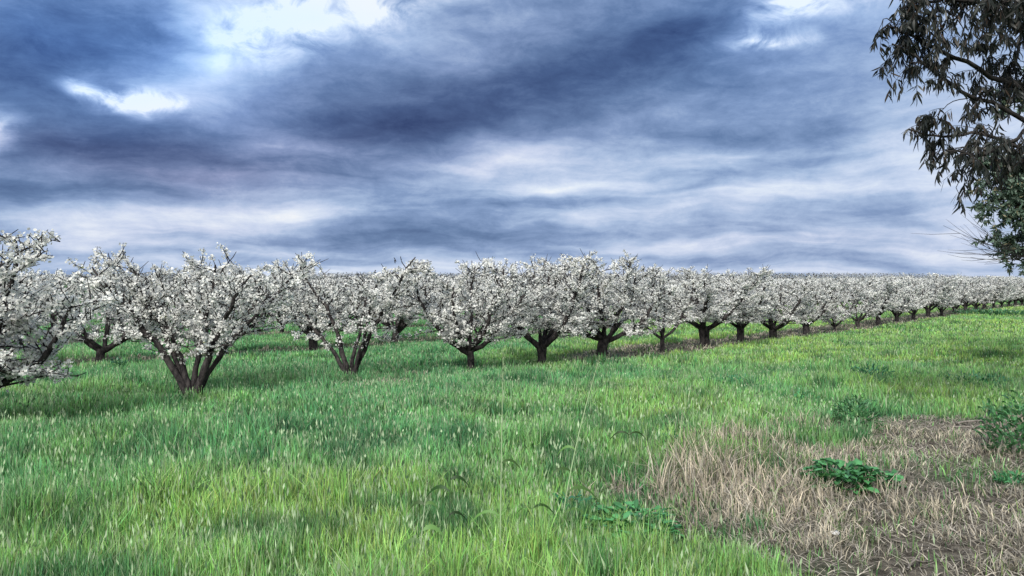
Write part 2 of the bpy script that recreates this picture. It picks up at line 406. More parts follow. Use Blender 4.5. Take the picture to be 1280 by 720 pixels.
def tt(px): k = (px-640)/1000; return (4.9+12.2*k)/(1-1.15*k)
hero = [
 # px, kwargs, scale, label
 (-48, dict(seed=1, leaders=[(1.15, -.3, 2.62, .06), (.75, -.4, 1.75, .035), (1.45, .1, 1.75, .05), (.2, .6, 2.4, .05), (-.9, .3, 2.3, .05), (-.6, -.8, 2.2, .05), (.5, -.2, 2.65, .045)], th=.45, tr=.13, lat=.8), 1.0,
  'nearest cherry tree, its white branches entering at the left edge of the photo'),
 (240, dict(seed=2, leaders=[(-1.15, -.2, 2.1, .052), (-.65, .1, 1.9, .045), (.95, -.2, 2.25, .062), (.2, -.1, 2.45, .04), (1.3, .5, 2.2, .04), (-.2, .9, 2.3, .04), (-1.3, .5, 2.25, .04)], tr=.13, base_split=True, lat=.72, lat0=.36), 1.0,
  'large multi-stemmed cherry tree nearest the camera, its stems fanning from the grass'),
 (438, dict(seed=3, leaders=[(-.75, 0, 2.3, .050), (1.05, -.1, 2.35, .046), (.75, -.3, 2.1, .034), (-1.3, -.1, 1.9, .036), (.1, .7, 2.3, .035)], tr=.08, base_split=True, lat=.75, lat0=.38), 1.0,
  'cherry tree with two slender curved stems splitting at the grass in a V'),
 (587, dict(seed=4, leaders=[(-.9, -.1, 1.9, .05), (.55, -.1, 2.4, .045), (.05, .4, 2.5, .04), (1.1, .2, 2.0, .045), (-.4, -.7, 2.2, .045), (-1.1, .5, 2.1, .04), (.4, -.8, 1.8, .04)], th=.60, tr=.085, lat=.75), 1.0,
  'cherry tree with one short straight dark trunk, fourth along the front row'),
 (678, dict(seed=5, leaders=rl(5, 6, 1.2, (2.2, 2.65)), th=.52, tr=.115, lat=.82, dens=1.1), 1.03,
  'tall full cherry tree with thick twin-ridged trunk and dense rounded bloom'),
 (755, dict(seed=6, leaders=[(-1.15, -.2, 1.7, .07), (-.5, .2, 2.4, .055), (.5, -.1, 2.5, .05), (1.3, 0, 1.6, .06), (.8, .6, 2.3, .05), (-.8, -.6, 2.2, .05), (-.1, -.5, 2.5, .05)], th=.55, tr=.13, lat=.8), 1.08,
  'cherry tree with thick forked trunk and heavy limbs reaching out sideways'),
 (828, dict(seed=7, leaders=[(-.75, 0, 2.0, .032), (.8, 0, 2.3, .032), (.1, .3, 2.5, .03), (-.2, -.5, 2.1, .03)], th=.50, tr=.065, lat=.6), 1.05,
  'slim young cherry tree with a thin Y-shaped trunk between two stouter trees'),
 (882, dict(seed=8, leaders=rl(8, 6, 1.25, (2.1, 2.55), .06), th=.68, tr=.15, lat=.78), 1.08,
  'cherry tree with the stoutest straight trunk and candelabra limbs'),
 (927, dict(seed=9, leaders=rl(9, 5, 1.1, (2.0, 2.4), .05), th=.62, tr=.12, lat=.75), 1.05,
  'cherry tree with a dark trunk forking high, right beside the stoutest trunk'),
 (967, dict(seed=10, leaders=rl(10, 5, 1.15, (2.0, 2.4), .055), th=.5, tr=.13, lat=.75), 1.05,
  'cherry tree with a left-leaning trunk, tenth along the front row'),
 (1007, dict(seed=11, leaders=rl(11, 5, 1.2, (2.0, 2.4), .055), th=.5, tr=.12, lat=.75), 1.05,
  'cherry tree with a dark leaning trunk just left of the pale young tree'),
 (1043, dict(seed=12, leaders=[(-.6, 0, 1.9, .03), (.9, 0, 2.0, .035), (.3, .3, 2.2, .03), (-.3, -.4, 1.7, .03)], th=.3, tr=.06, lat=.62, dens=1.2, petalcol=(.88, .88, .88), lat0=.1), 1.0,
  'pale young cherry tree in very bright bloom almost down to the grass'),
]
for (px, kw, s, lb) in hero:
    t_ = cherry(**kw); x, y = row1(-2.1 if px < 0 else tt(px)); x, y = (x*1.10, y*1.10) if px == 438 else (x*1.04, y*1.04) if px == 240 else (x, y); place_full(t_, x, y, lb, s, zs=np.interp(px, [-48, 240, 587, 755, 882, 967, 1043], [.88, .925, .91, .86, .84, .80, .80]))
# second row: the four trees whose trunks show between the front trees
second = [((-9.75, 19.0), dict(seed=21, leaders=[(-1.2, 0, 2.0, .06), (.9, 0, 1.9, .06), (.1, .4, 2.4, .05), (-.4, -.7, 2.2, .05), (1.3, .5, 2.3, .05)], th=.42, tr=.11, lat=.8), 'second-row cherry tree with a low leaning V trunk, between the two leftmost front trees'),
          ((-7.6, 21.2), dict(seed=22, leaders=rl(22, 6), th=.5, tr=.10, lat=.8), 'second-row cherry tree whose trunk shows just right of the large multi-stemmed tree'),
          ((-5.8, 23.3), dict(seed=23, leaders=rl(23, 6), th=.5, tr=.13, lat=.8), 'second-row cherry tree with a stout trunk just left of the two-stemmed tree'),
          ((-3.75, 25.8), dict(seed=24, leaders=rl(24, 6), th=.5, tr=.12, lat=.8), 'second-row cherry tree whose dark trunk shows between the third and fourth front trees')]
for (xy, kw, lb) in second:
    place_full(cherry(**kw), xy[0], xy[1], lb, 1.0, 0, 'cherry trees of the second row')

# plainer individuals for the rest: five kinds of tree, copied
protos = []
for k in range(8):
    sd = 40+k
    t_ = cherry(seed=sd, leaders=rl(sd, 4+k % 4, 1.0+.06*k % .3, (1.85, 2.5)), th=.4+.05*(k % 5), tr=.09+.012*(k % 4), lat=.62+.07*(k % 4), step=.10, nfl=7, fsz=.031, dens=1.0)
    protos.append((merge([t_.trunk]+t_.limbs, 'trunk'), t_.crown))
prng = random.Random(5)
roots = [None]*8
def place_copy(x, y, label, group, s=1):
    k = prng.randrange(8); tr_, cr_ = protos[k]
    if roots[k] is None:
        e = empty('cherry_tree', (0, 0, 0)); obj('trunk', tr_, M_bark, e); obj('crown', cr_, M_petal, e); roots[k] = e
    else: e = copy_tree(roots[k])
    e.location = (x, y, float(terrain(x, y))); e.rotation_euler = (0, 0, prng.uniform(0, 6.28)); e.scale = (s*prng.uniform(.86, 1.06), s*prng.uniform(.86, 1.06), s*.83*prng.uniform(.94, 1.05))
    tag(e, label, 'cherry tree', group)
ORD = ['thirteenth', 'fourteenth', 'fifteenth', 'sixteenth', 'seventeenth', 'eighteenth', 'nineteenth', 'twentieth']
t0 = tt(1043); i = 0; t = t0+1.95
while True:
    x, y = row1(t+prng.uniform(-.12, .12))
    if x/y > .71 or y > 135: break
    lb = (ORD[i]+' cherry tree along the front row, counted from the left edge') if i < 8 else 'small far cherry tree where the front row runs off to the right'
    place_copy(x, y, lb, 'cherry trees of the front row' if i < 8 else 'far cherry trees at the end of the front row', prng.uniform(.93, 1.06))
    i += 1; t += 1.95
n_front = i
# second row
cnt = 0
for k in range(-2, 60):
    t = 9.6-12.1/12*0+k*1.98
    # continues beyond the four trees above
    x = -3.75+(k+1)*1.98 if k >= 0 else -9.75+(k)*1.98-.1
    y = 25.8+(k+1)*1.98*1.15 if k >= 0 else 19.0+k*1.98*1.15
    if k < 0 and y < 14: continue
    if not (-.72 < x/y < .70) or y > 110: continue
    place_copy(x, y, 'cherry tree of the second row seen through the blossom of the front row', 'second-row trees hidden by the front row', prng.uniform(.95, 1.06)); cnt += 1
for r_, off in enumerate([23.5, 35, 47, 59]):
    for k in range(-12, 70):
        x, y = row1(k*2.0+.7*r_, off)
        if not (-.70 < x/y < .69) or y > 150 or y < 20: continue
        if cnt > 235: break
        place_copy(x+prng.uniform(-.15, .15), y, 'cherry tree in the rows beyond the second row, only its pale bloom showing', 'cherry trees in the rows further back', prng.uniform(.95, 1.08)); cnt += 1
print('TREES', len(hero)+4+n_front+cnt)
# far orchard on the rise
def far_orchard():
    rs = np.random.default_rng(99); Vs = []; Fs = []; Cs = []; off = 0
    for r_ in range(34):
        o = 72+r_*13
        for k in range(-120, 200):
            x, y = row1(k*2.9, o)
            if not (-.78 < x/y < .80) or y < 75 or y > 330: continue
            m = int(150 if y < 150 else 90); z0 = float(terrain(x, y))
            a = rs.uniform(0, 6.28, m); q = np.sqrt(rs.uniform(0, 1, m))*1.7; hz = rs.uniform(.8, 2.6, m)+rs.normal(0, .12, m)
            q *= .55+.45*np.sin((hz-.5)/2.2*np.pi).clip(0, 1)
            P = np.stack([x+np.cos(a)*q, y+np.sin(a)*q, z0+hz], -1); s = rs.uniform(.07, .19, m)[:, None]
            A = rs.normal(0, 1, (m, 3)); A /= np.linalg.norm(A, axis=1)[:, None]; B = np.cross(A, rs.normal(0, 1, (m, 3))); B /= np.linalg.norm(B, axis=1)[:, None]
            V = np.stack([P-A*s, P-B*s*.6, P+A*s, P+B*s*.6], 1).reshape(-1, 3); i = np.arange(m)*4+off
            Vs.append(V); Fs.append(np.stack([i, i+1, i+2, i+3], -1)); off += len(V)
            c = np.where(rs.uniform(0, 1, (m, 1)) < .62, [[.50, .49, .50]], [[.07, .06, .06]])*rs.uniform(.6, 1.2, (m, 1)); Cs.append(np.repeat(c, 4, 0))
            # stub of trunk
            b = np.array([[x-.12, y, z0], [x+.12, y, z0], [x+.3, y, z0+1.1], [x-.3, y, z0+1.1]]); Vs.append(b); Fs.append(np.array([[0, 1, 2, 3]])+off); off += 4; Cs.append(np.full((4, 3), .03))
    me = mesh_np('distant_orchard', np.concatenate(Vs), [np.concatenate(Fs)], np.concatenate(Cs))
    o = obj('distant_orchard', me, M_petal); tag(o, 'far mass of pale blossoming orchard rows on the rise at the skyline', 'orchard', kind='stuff')
far_orchard()

# ------------------------------------------------------------------ gum trees
def gum(seed, trunk_pts, trunk_r, limbs, leaf_len, leaf_w, nleaf, lcol, droop=1.0, twl=.45, spray=1.0, bare=()):
    rs = np.random.default_rng(seed); tb = Tubes(); LP = []; limb_t = []
    tb.add(trunk_pts, trunk_r, 10)
    for pts, r0, n2 in limbs:
        lt = Tubes(); pts = np.array(pts, float)
        k = 22; u = np.linspace(0, len(pts)-1, k); P = np.stack([np.interp(u, range(len(pts)), pts[:, c]) for c in range(3)], -1)
        for _ in range(3): P[1:-1] = (P[:-2]+2*P[1:-1]+P[2:])/4
        P[1:] += np.cumsum(rs.normal(0, .02, (k-1, 3)), 0)
        lt.add(P, np.linspace(r0, .010, k), 7)
        for j in range(n2):
            f = rs.uniform(.22, 1); i = min(k-2, int(f*(k-1))); p = P[i]; tan = P[i+1]-P[i]; tan /= np.linalg.norm(tan)
            v = rs.normal(0, .75, 3)+tan*.9; v[2] += .1; v /= np.linalg.norm(v); l = rs.uniform(.35, .95)*(1.15-.5*f)*spray
            Q = bez(p, p+v*l*.55+np.array([0, 0, .10]), p+v*l-np.array([0, 0, .18*droop*l]), 7); Q[1:] += np.cumsum(rs.normal(0, .012, (6, 3)), 0)
            lt.add(Q, np.linspace(max(.007, r0*.3*(1-f)), .004, 7), 4)
            for q in range(rs.integers(3, 6)):
                i2 = rs.integers(2, 7); v2 = rs.normal(0, .8, 3)+v*.5; v2[2] -= .35*droop; v2 /= np.linalg.norm(v2); l2 = twl*rs.uniform(.5, 1.1)
                S = bez(Q[i2], Q[i2]+v2*l2*.5, Q[i2]+v2*l2-np.array([0, 0, .25*droop*l2]), 5); lt.add(S, np.linspace(.0045, .002, 5), 3)
                m = int(nleaf*rs.uniform(.5, 1.4)); tq = rs.uniform(.2, 1, m)*4; i3 = tq.astype(int).clip(0, 3)
                LP.append(S[i3]*(1-(tq-i3))[:, None]+S[i3+1]*(tq-i3)[:, None])
        limb_t.append(lt)
    for pts, r0 in bare:
        lt = Tubes(); 
        for j in range(9):
            P = np.array(pts, float); P = bez(P[0], P[1]+rs.normal(0, .12, 3), P[2]+rs.normal(0, .35, 3)*[1, 1, .8], 9); lt.add(P, np.linspace(r0, .003, 9), 4)
            for q in range(5):
                i = rs.integers(3, 8); v = (P[8]-P[4])+rs.normal(0, .25, 3); S = np.array([P[i], P[i]+v*.35, P[i]+v*.6+[0, 0, .04]]); lt.add(S, [.005, .004, .002], 3)
        limb_t.append(lt)
    G = np.concatenate(LP); m = len(G)
    dv = rs.normal(0, .42, (m, 3)); dv[:, 2] -= .95*droop; dv[:, 2] += (1-droop)*.3; dv /= np.linalg.norm(dv, axis=1)[:, None]
    sd = np.cross(dv, rs.normal(0, 1, (m, 3))); sd /= np.linalg.norm(sd, axis=1)[:, None]; nn = np.cross(dv, sd)
    ln = leaf_len*rs.uniform(.6, 1.25, m)[:, None]; w = leaf_w*rs.uniform(.7, 1.3, m)[:, None]; cv = rs.normal(0, .10, m)[:, None]*ln
    V = np.stack([G, G+dv*ln*.35-sd*w*.5+nn*cv*.6, G+dv*ln*.35+sd*w*.5+nn*cv*.6, G+dv*ln*.7-sd*w*.36+nn*cv*.8+sd*cv*.5, G+dv*ln*.7+sd*w*.36+nn*cv*.8+sd*cv*.5, G+dv*ln+sd*cv], 1).reshape(-1, 3)
    i = np.arange(m)*6
    Q = np.stack([i+1, i+2, i+4, i+3], -1); T = np.concatenate([np.stack([i, i+2, i+1], -1), np.stack([i+3, i+4, i+5], -1)])
    cc = np.array(lcol)*rs.uniform(.5, 1.7, (m, 1)); cc[rs.uniform(0, 1, m) < .1] *= [2.0, 1.2, 1.0]
    print('gum leaves', m)
    return tb, limb_t, mesh_np('crown', V, [Q, T], np.repeat(cc, 6, 0))
def wp(px, py, Y): return ((px-640)/1000*Y, Y, EYE+(362-py)/1000*Y)
def gum_tree(name, base, label, **kw):
    e = empty(name, (base[0], base[1], float(terrain(*base))))
    B = np.array(e.location)
    kw['trunk_pts'] = np.array(kw['trunk_pts'], float)-B
    kw['limbs'] = [(np.array(p, float)-B, r, n) for p, r, n in kw['limbs']]
    kw['bare'] = [(np.array(p, float)-B, r) for p, r in kw.get('bare', [])]
    tb, lt, cr = gum(**kw)
    obj('trunk', tb.mesh('trunk'), M_gbark, e)
    for l in lt: obj('limb', l.mesh('limb'), M_gbark, e)
    obj('crown', cr, M_gum, e); tag(e, label, 'gum tree'); return e
T1 = (7.9, 9.6)
gum_tree('gum_tree', T1, 'tall gum tree with long dark drooping leaves hanging in from the upper right', seed=3,
  trunk_pts=[(7.9, 9.6, -.2), (7.85, 9.6, 1.5), (7.7, 9.5, 3.4), (7.6, 9.4, 5.5), (7.4, 9.3, 8), (7.3, 9.2, 10)], trunk_r=[.34, .27, .23, .19, .13, .06],
  limbs=[([(7.75, 9.5, 3.2), wp(1300, 165, 9.3), wp(1200, 120, 9.0), wp(1130, 60, 8.8)], .042, 14),
         ([(7.7, 9.5, 3.6), wp(1290, 120, 9.6), wp(1190, 70, 9.2), wp(1110, 35, 9.0)], .05, 28),
         ([(7.6, 9.4, 4.6), wp(1300, 40, 9.2), wp(1215, -10, 9.0), wp(1120, 10, 8.9)], .05, 26),
         ([(7.6, 9.4, 5.3), wp(1300, -60, 9.3), wp(1200, -90, 9.0), wp(1140, -40, 8.8)], .05, 30),
         ([(7.75, 9.5, 2.9), wp(1290, 190, 9.2), wp(1220, 170, 8.9), wp(1130, 165, 8.7)], .030, 15),
         ([(7.75, 9.5, 3.0), wp(1290, 150, 8.9), wp(1215, 195, 8.7), wp(1165, 190, 8.6)], .026, 8),
         ([(7.6, 9.4, 5.6), wp(1330, -60, 8.8), wp(1290, -20, 8.6), wp(1240, 10, 8.5)], .040, 16),
         ([(7.7, 9.4, 4.0), wp(1310, 60, 9.9), wp(1290, 30, 9.8), wp(1260, 80, 9.6)], .03, 6),
         ([(7.5, 9.3, 6.2), (6.8, 9.8, 7.6), (5.8, 9.8, 8.0), (4.8, 9.6, 7.6)], .07, 26),
         ([(7.5, 9.3, 6.4), (8.3, 9.2, 7.8), (9.3, 9.0, 8.2), (10.2, 9.0, 7.8)], .07, 26),
         ([(7.6, 9.4, 4.6), (8.5, 9.9, 5.6), (9.6, 10.2, 5.8), (10.6, 10.4, 5.0)], .06, 24)],
  leaf_len=.14, leaf_w=.023, nleaf=15, lcol=(.015, .018, .016), droop=1.15, twl=.33, spray=.49)
T2 = (13.3, 17.5)
gum_tree('gum_tree', T2, 'bushier gum tree with denser green foliage behind, low at the right edge above bare twigs', seed=8,
  trunk_pts=[(13.3, 17.5, -.2), (13.2, 17.5, 1.6), (13.1, 17.4, 3.5), (12.9, 17.3, 6), (12.8, 17.3, 8)], trunk_r=[.32, .26, .22, .15, .05],
  limbs=[([(13.2, 17.5, 2.2), wp(1340, 290, 17.2), wp(1290, 265, 17), wp(1222, 245, 17)], .05, 30),
         ([(13.2, 17.5, 2.8), wp(1340, 250, 17.2), wp(1300, 215, 17), wp(1228, 195, 17)], .05, 32),
         ([(13.2, 17.5, 3.0), wp(1350, 230, 17.2), wp(1310, 250, 16.8), wp(1250, 235, 16.6)], .05, 30),
         ([(13.2, 17.5, 2.0), wp(1340, 310, 17.2), wp(1310, 300, 17), wp(1268, 305, 16.8)], .05, 18),
         ([(13.1, 17.4, 3.5), wp(1360, 180, 17.5), wp(1320, 130, 17.3), wp(1270, 130, 17.2)], .06, 22),
         ([(13.0, 17.4, 5), (13.8, 17.6, 6.5), (14.6, 17.8, 7)], .07, 22), ([(12.9, 17.3, 6), (12.4, 17.2, 7.4), (11.8, 17, 8.2)], .06, 22)],
  bare=[([wp(1325, 318, 16.8), wp(1262, 325, 16.6), wp(1218, 300, 16.6)], .010)],
  leaf_len=.13, leaf_w=.034, nleaf=60, lcol=(.075, .115, .085), droop=.45, twl=.46, spray=.85)

# ------------------------------------------------------------------ weeds, stalks, sticks
def weed_mesh(seed, n, rad, h, ll, lw, col, upright=.5):
    rs = np.random.default_rng(seed); V = []; Q = []; off = 0; Cc = []
    for k in range(n):
        a = rs.uniform(0, 6.28); r = rad*math.sqrt(rs.uniform(0, 1))*.7
        b = np.array([math.cos(a)*r, math.sin(a)*r, rs.uniform(0, h)*(1-.5*r/rad)]); a2 = a+rs.normal(0, .6)
        l = ll*rs.uniform(.5, 1.2); w = lw*rs.uniform(.6, 1.2); up = upright*rs.uniform(.4, 1.6)
        o = np.array([math.cos(a2), math.sin(a2), 0]); s = np.array([-math.sin(a2), math.cos(a2), 0])*w; c = np.array(col)*rs.uniform(.55, 1.5)
        prof = [.12, .75, 1.0, .8, .05]
        for j, pw in enumerate(prof):
            f = j/4; ctr = b+o*l*f*math.cos(up)+np.array([0, 0, l*(f*math.sin(up)-f*f*.35)]); wig = rs.normal(0, .12, 2)*w
            V += [ctr-s*pw*.5+[0, 0, .18*w+wig[0]], ctr, ctr+s*pw*.5+[0, 0, .18*w+wig[1]]]; Cc += [c, c*1.35, c]
            if j < 4:
                i = off+j*3; Q += [(i, i+1, i+4, i+3), (i+1, i+2, i+5, i+4)]
        off += 15
    return mesh_np('broadleaf_weed', V, [Q], np.array(Cc))
def weed(px, py, label, seed, n, rad, h, ll, lw, col=(.055, .17, .065), up=.5, group=None, stuff=False):
    Y = 1.68*1000/(py-362); x = (px-640)/1000*Y
    if px > 1200 and py > 450: Y *= 1.0
    o = obj('broadleaf_weed', weed_mesh(seed, int(n*1.6), rad*.95, h*.8, ll*.72, lw*.7, np.array(col)*1.35, up), M_weed)
    o.location = (x, Y, float(terrain(x, Y))); tag(o, label, 'weed', group)
    if stuff: o.name = 'ground_cover'; o['kind'] = 'stuff'
    return o
weed(1052, 603, 'spreading dark green broadleaf weed in the middle of the dry patch', 1, 130, .36, .30, .19, .10)
weed(1105, 600, 'smaller round-leaved weed touching the right of the big one on the dry patch', 2, 45, .16, .16, .13, .09)
weed(790, 668, 'low dark leafy weed where the green grass meets the dry patch', 3, 150, .42, .32, .2, .07, (.055, .18, .065))
weed(715, 640, 'narrow-leaved weed clump in the grass at the foot of the leaning stalk', 4, 50, .22, .20, .16, .05, (.04, .17, .08), .8)
weed(1072, 530, 'upright feathery green weed at the far edge of the dry patch', 5, 200, .40, .50, .18, .04, (.055, .15, .06), 1.0)
weed(1272, 560, 'tall bushy weed at the right edge of the photo beside the twigs', 6, 260, .5, .85, .18, .06, (.05, .14, .055), .9)
weed(1268, 600, 'low tuft of weed in front of the bushy one at the right edge', 7, 60, .22, .15, .13, .04, (.05, .17, .07), .9)
weed(920, 480, 'dark low weed patch lying in the mid green grass', 8, 170, .75, .24, .14, .03, (.03, .12, .055), 1.0, stuff=True)
weed(1090, 470, 'dark feathery weed standing in grass left of the dark green rise', 9, 160, .55, .42, .18, .04, (.03, .11, .055), 1.0)
weed(1220, 478, 'broad dark weed thicket in grass near the right edge', 10, 200, .9, .30, .16, .035, (.035, .12, .055), 1.0, stuff=True)
weed(148, 462, 'single dark weed in the grass between the two leftmost tree trunks', 11, 90, .25, .42, .14, .05, (.03, .10, .05), 1.0)
weed(1242, 398, 'long dark green scrub strip on the rise at the far right', 12, 420, 3.2, .32, .4, .09, (.035, .10, .045), .9, stuff=True)
weed(835, 555, 'small dark weed in bright grass above the dry patch corner', 13, 45, .16, .22, .12, .03, (.03, .12, .05), 1.0)
weed(1000, 500, 'tuft of coarse dark grass-leaved weed left of the feathery one', 14, 80, .4, .22, .18, .025, (.04, .15, .06), 1.1)

def stalk(px, py, H, lean, label, leaves, col=(.22, .34, .14), head=True, seed=0, r=.0055):
    rs = np.random.default_rng(seed); Y = 1.68*1000/(py-362); x = (px-640)/1000*Y
    e = empty('grass_stalk', (x, Y, float(terrain(x, Y)))); tag(e, label, 'grass stalk', 'tall single stalks standing above the grass')
    P = bez((0, 0, 0), (lean*.3, 0, H*.5), (lean, rs.normal(0, .05), H), 9)
    tb = Tubes(); tb.add(P, np.linspace(r, r*.45, 9), 5); me = tb.mesh('stem')
    a = me.color_attributes.new('tint', 'FLOAT_COLOR', 'POINT'); a.data.foreach_set('color', np.tile([*col, 1], len(me.vertices)).astype(np.float32))
    obj('stem', me, M_grass, e)
    for (f, ang, l, w) in leaves:
        i = min(8, int(f*8)); b = P[i]; d = np.array([math.cos(ang), .3*math.sin(ang*3), 0]); V = []; Q = []
        for j in range(7):
            u = j/6; c = b+d*l*u*.9+np.array([0, 0, l*(.75*u-1.15*u*u)]); ww = w*math.sin(math.pi*min(1, .18+u*.82))*.6+.001; V += [c-[0, ww*.5, ww], c+[0, ww*.5, ww]]
            if j < 6: Q.append((2*j, 2*j+1, 2*j+3, 2*j+2))
        lc = np.tile(np.array(col)*np.array([.7, 1.15, .5])*rs.uniform(.12, .45), (14, 1)); obj('leaf', mesh_np('leaf', V, [Q], lc), M_grass, e)
    if head:
        V = []; Q = []; off = 0; cc = []
        for k in range(34):
            u = rs.uniform(.0, 1); c = P[8]*(1-u)+P[7]*u*1.0; c = P[7]+(P[8]-P[7])*(1.25*(1-u)); a2 = rs.uniform(0, 6.28); d = np.array([math.cos(a2)*.5, math.sin(a2)*.5, 1.]); s = np.cross(d, [math.sin(a2), .3, .2])*.0035
            V += [c, c+d*.009-s, c+d*.022, c+d*.009+s]; Q.append((off, off+1, off+2, off+3)); off += 4; cc += [[.34, .40, .24]]*4
        obj('seed_head', mesh_np('seed_head', V, [Q], np.array(cc)), M_grass, e)
stalk(625, 700, 1.32, .02, 'tall upright thin stalk in the centre foreground grass', [(.35, 2.9, .25, .012), (.5, .4, .16, .012), (.15, .2, .2, .012)], (.42, .55, .33), True, 1)
stalk(700, 660, 1.22, .27, 'tall stalk leaning right, with arching leaves, right of the upright one', [(.3, .3, .30, .016), (.55, 2.8, .16, .012), (.4, 3.4, .2, .014), (.22, .5, .28, .014)], (.46, .60, .36), True, 2)
stalk(655, 690, .66, .13, 'shorter stalk between the upright and the leaning ones', [(.6, .4, .2, .012), (.5, 3.0, .12, .01)], (.2, .32, .14), True, 3)
stalk(523, 712, .62, .06, 'pale thistle-like stalk with drooping leaves left of centre', [(.45, 3.0, .15, .02), (.6, .2, .16, .02), (.75, 2.8, .12, .016), (.85, .4, .1, .014)], (.48, .58, .40), True, 4, .005)
stalk(560, 690, .62, .02, 'thin stalk with dark hanging leaves beside the thistle-like one', [(.8, 2.7, .22, .016), (.9, .1, .14, .016), (.6, .3, .14, .012)], (.08, .16, .07), False, 5)
stalk(785, 600, .5, .02, 'slim curved stalk at the edge of the dry patch', [(.95, 2.9, .22, .012), (.95, .2, .2, .012)], (.12, .2, .08), False, 6)

def stick(px, py, L, ang, r, label, seed):
    rs = np.random.default_rng(seed); Y = 1.72*1000/(py-362); x = (px-640)/1000*Y
    P = np.array([(math.cos(ang)*L*(u-.5), math.sin(ang)*L*(u-.5), .03+.02*math.sin(u*5)) for u in np.linspace(0, 1, 8)])+rs.normal(0, .012, (8, 3))
    tb = Tubes(); tb.add(P, np.linspace(r, r*.5, 8), 6)
    for k in range(2):
        i = rs.integers(2, 6); tb.add([P[i], P[i]+rs.normal(0, .05, 3)+[0, 0, .04], P[i]+rs.normal(0, .09, 3)+[0, 0, .06]], [r*.6, r*.4, r*.2], 5)
    o = obj('stick', tb.mesh('stick'), M_stick); o.location = (x, Y, float(terrain(x, Y))); tag(o, label, 'stick', 'fallen sticks on the dry patch')
stick(1232, 528, 1.0, .3, .016, 'longest grey fallen stick among the twigs near the right edge', 1)
stick(1190, 535, .6, 2.6, .012, 'short fallen stick left of the longest one on the dry patch', 2)
stick(1255, 540, .5, 1.1, .012, 'stub of grey stick pointing away beside the bushy weed', 3)
stick(1120, 560, .7, .1, .010, 'thin stick lying level above the spreading weed', 4)
stick(1150, 700, .35, .7, .008, 'small stick in the front of the dry patch', 5)
# a pale chip lying on the soil
me = mesh_np('wood_chip', [(-.03, -.015, 0), (.03, -.02, 0), (.035, .012, .004), (-.025, .018, 0), (-.026, -.012, .014), (.026, -.015, .02), (.03, .01, .022), (-.02, .014, .012)],
   [[(0, 1, 2, 3), (4, 5, 6, 7), (0, 1, 5, 4), (1, 2, 6, 5), (2, 3, 7, 6), (3, 0, 4, 7)]], np.full((8, 3), .75))
o = obj('wood_chip', me, M_petal); Y = 1.72/(670-362)*1000; o.location = ((1043-640)/1000*Y, Y, float(terrain((1043-640)/1000*Y, Y))+.045); o.rotation_euler = (.3, .2, .5)
tag(o, 'small bright white chip lying on the dry patch in front of the spreading weed', 'chip')
# loose twigs and clods as litter
def litter():
    rs = np.random.default_rng(12); tb = Tubes(); n = 0
    while n < 1500:
        y = rs.uniform(3.5, 12.5); x = rs.uniform(.5, 9)
        if inpoly(np.array([x]), np.array([y]))[0] < .1: continue
        if rs.uniform() > .25+.75*(x > 4.5)*(y > 9): continue
        z = float(terrain(x, y)); a = rs.uniform(0, 6.28); l = rs.uniform(.05, .20)
        tb.add([(x, y, z+.01), (x+math.cos(a)*l*.5, y+math.sin(a)*l*.5, z+rs.uniform(.01, .06)), (x+math.cos(a)*l, y+math.sin(a)*l, z+rs.uniform(.0, .05))], [.004, .004, .002], 4); n += 1
    o = obj('twig_litter', tb.mesh('twig_litter'), M_stick); tag(o, 'scattered dead twigs and straw on the bare soil', 'litter', kind='stuff')
litter()

# ------------------------------------------------------------------ sky
SUN_EL, SUN_AZ = R(38), R(200)        # sun behind the camera, a little to the left
w = bpy.data.worlds.new('World'); sc.world = w; w.use_nodes = True
nt = w.node_tree; nt.nodes.clear(); N = nt.nodes.new; L = nt.links.new
out = N('ShaderNodeOutputWorld'); tc = N('ShaderNodeTexCoord'); sx = N('ShaderNodeSeparateXYZ'); L(tc.outputs['Generated'], sx.inputs[0])
def math_(op, a, b=None, c=None, clamp=False):
    n = N('ShaderNodeMath'); n.operation = op; n.use_clamp = clamp
    for i, v in enumerate((a, b, c)):
        if v is None: continue
        if isinstance(v, (int, float)): n.inputs[i].default_value = v
        else: L(v, n.inputs[i])
    return n.outputs[0]
az = math_('ARCTAN2', sx.outputs[0], sx.outputs[1]); el = math_('ARCSINE', sx.outputs[2])
cb = N('ShaderNodeCombineXYZ'); L(az, cb.inputs[0]); L(el, cb.inputs[1]); P0 = cb.outputs[0]
def noise(vec, scale, detail=5, rough=.55, dist=0.0, sc3=(1, 1, 1), loc=(0, 0, 0)):
    mp = N('ShaderNodeMapping'); mp.inputs['Scale'].default_value = sc3; mp.inputs['Location'].default_value = loc; L(vec, mp.inputs[0])
    n = N('ShaderNodeTexNoise'); n.inputs['Scale'].default_value = scale; n.inputs['Detail'].default_value = detail; n.inputs['Roughness'].default_value = rough
    n.inputs['Distortion'].default_value = dist; L(mp.outputs[0], n.inputs['Vector']); return n
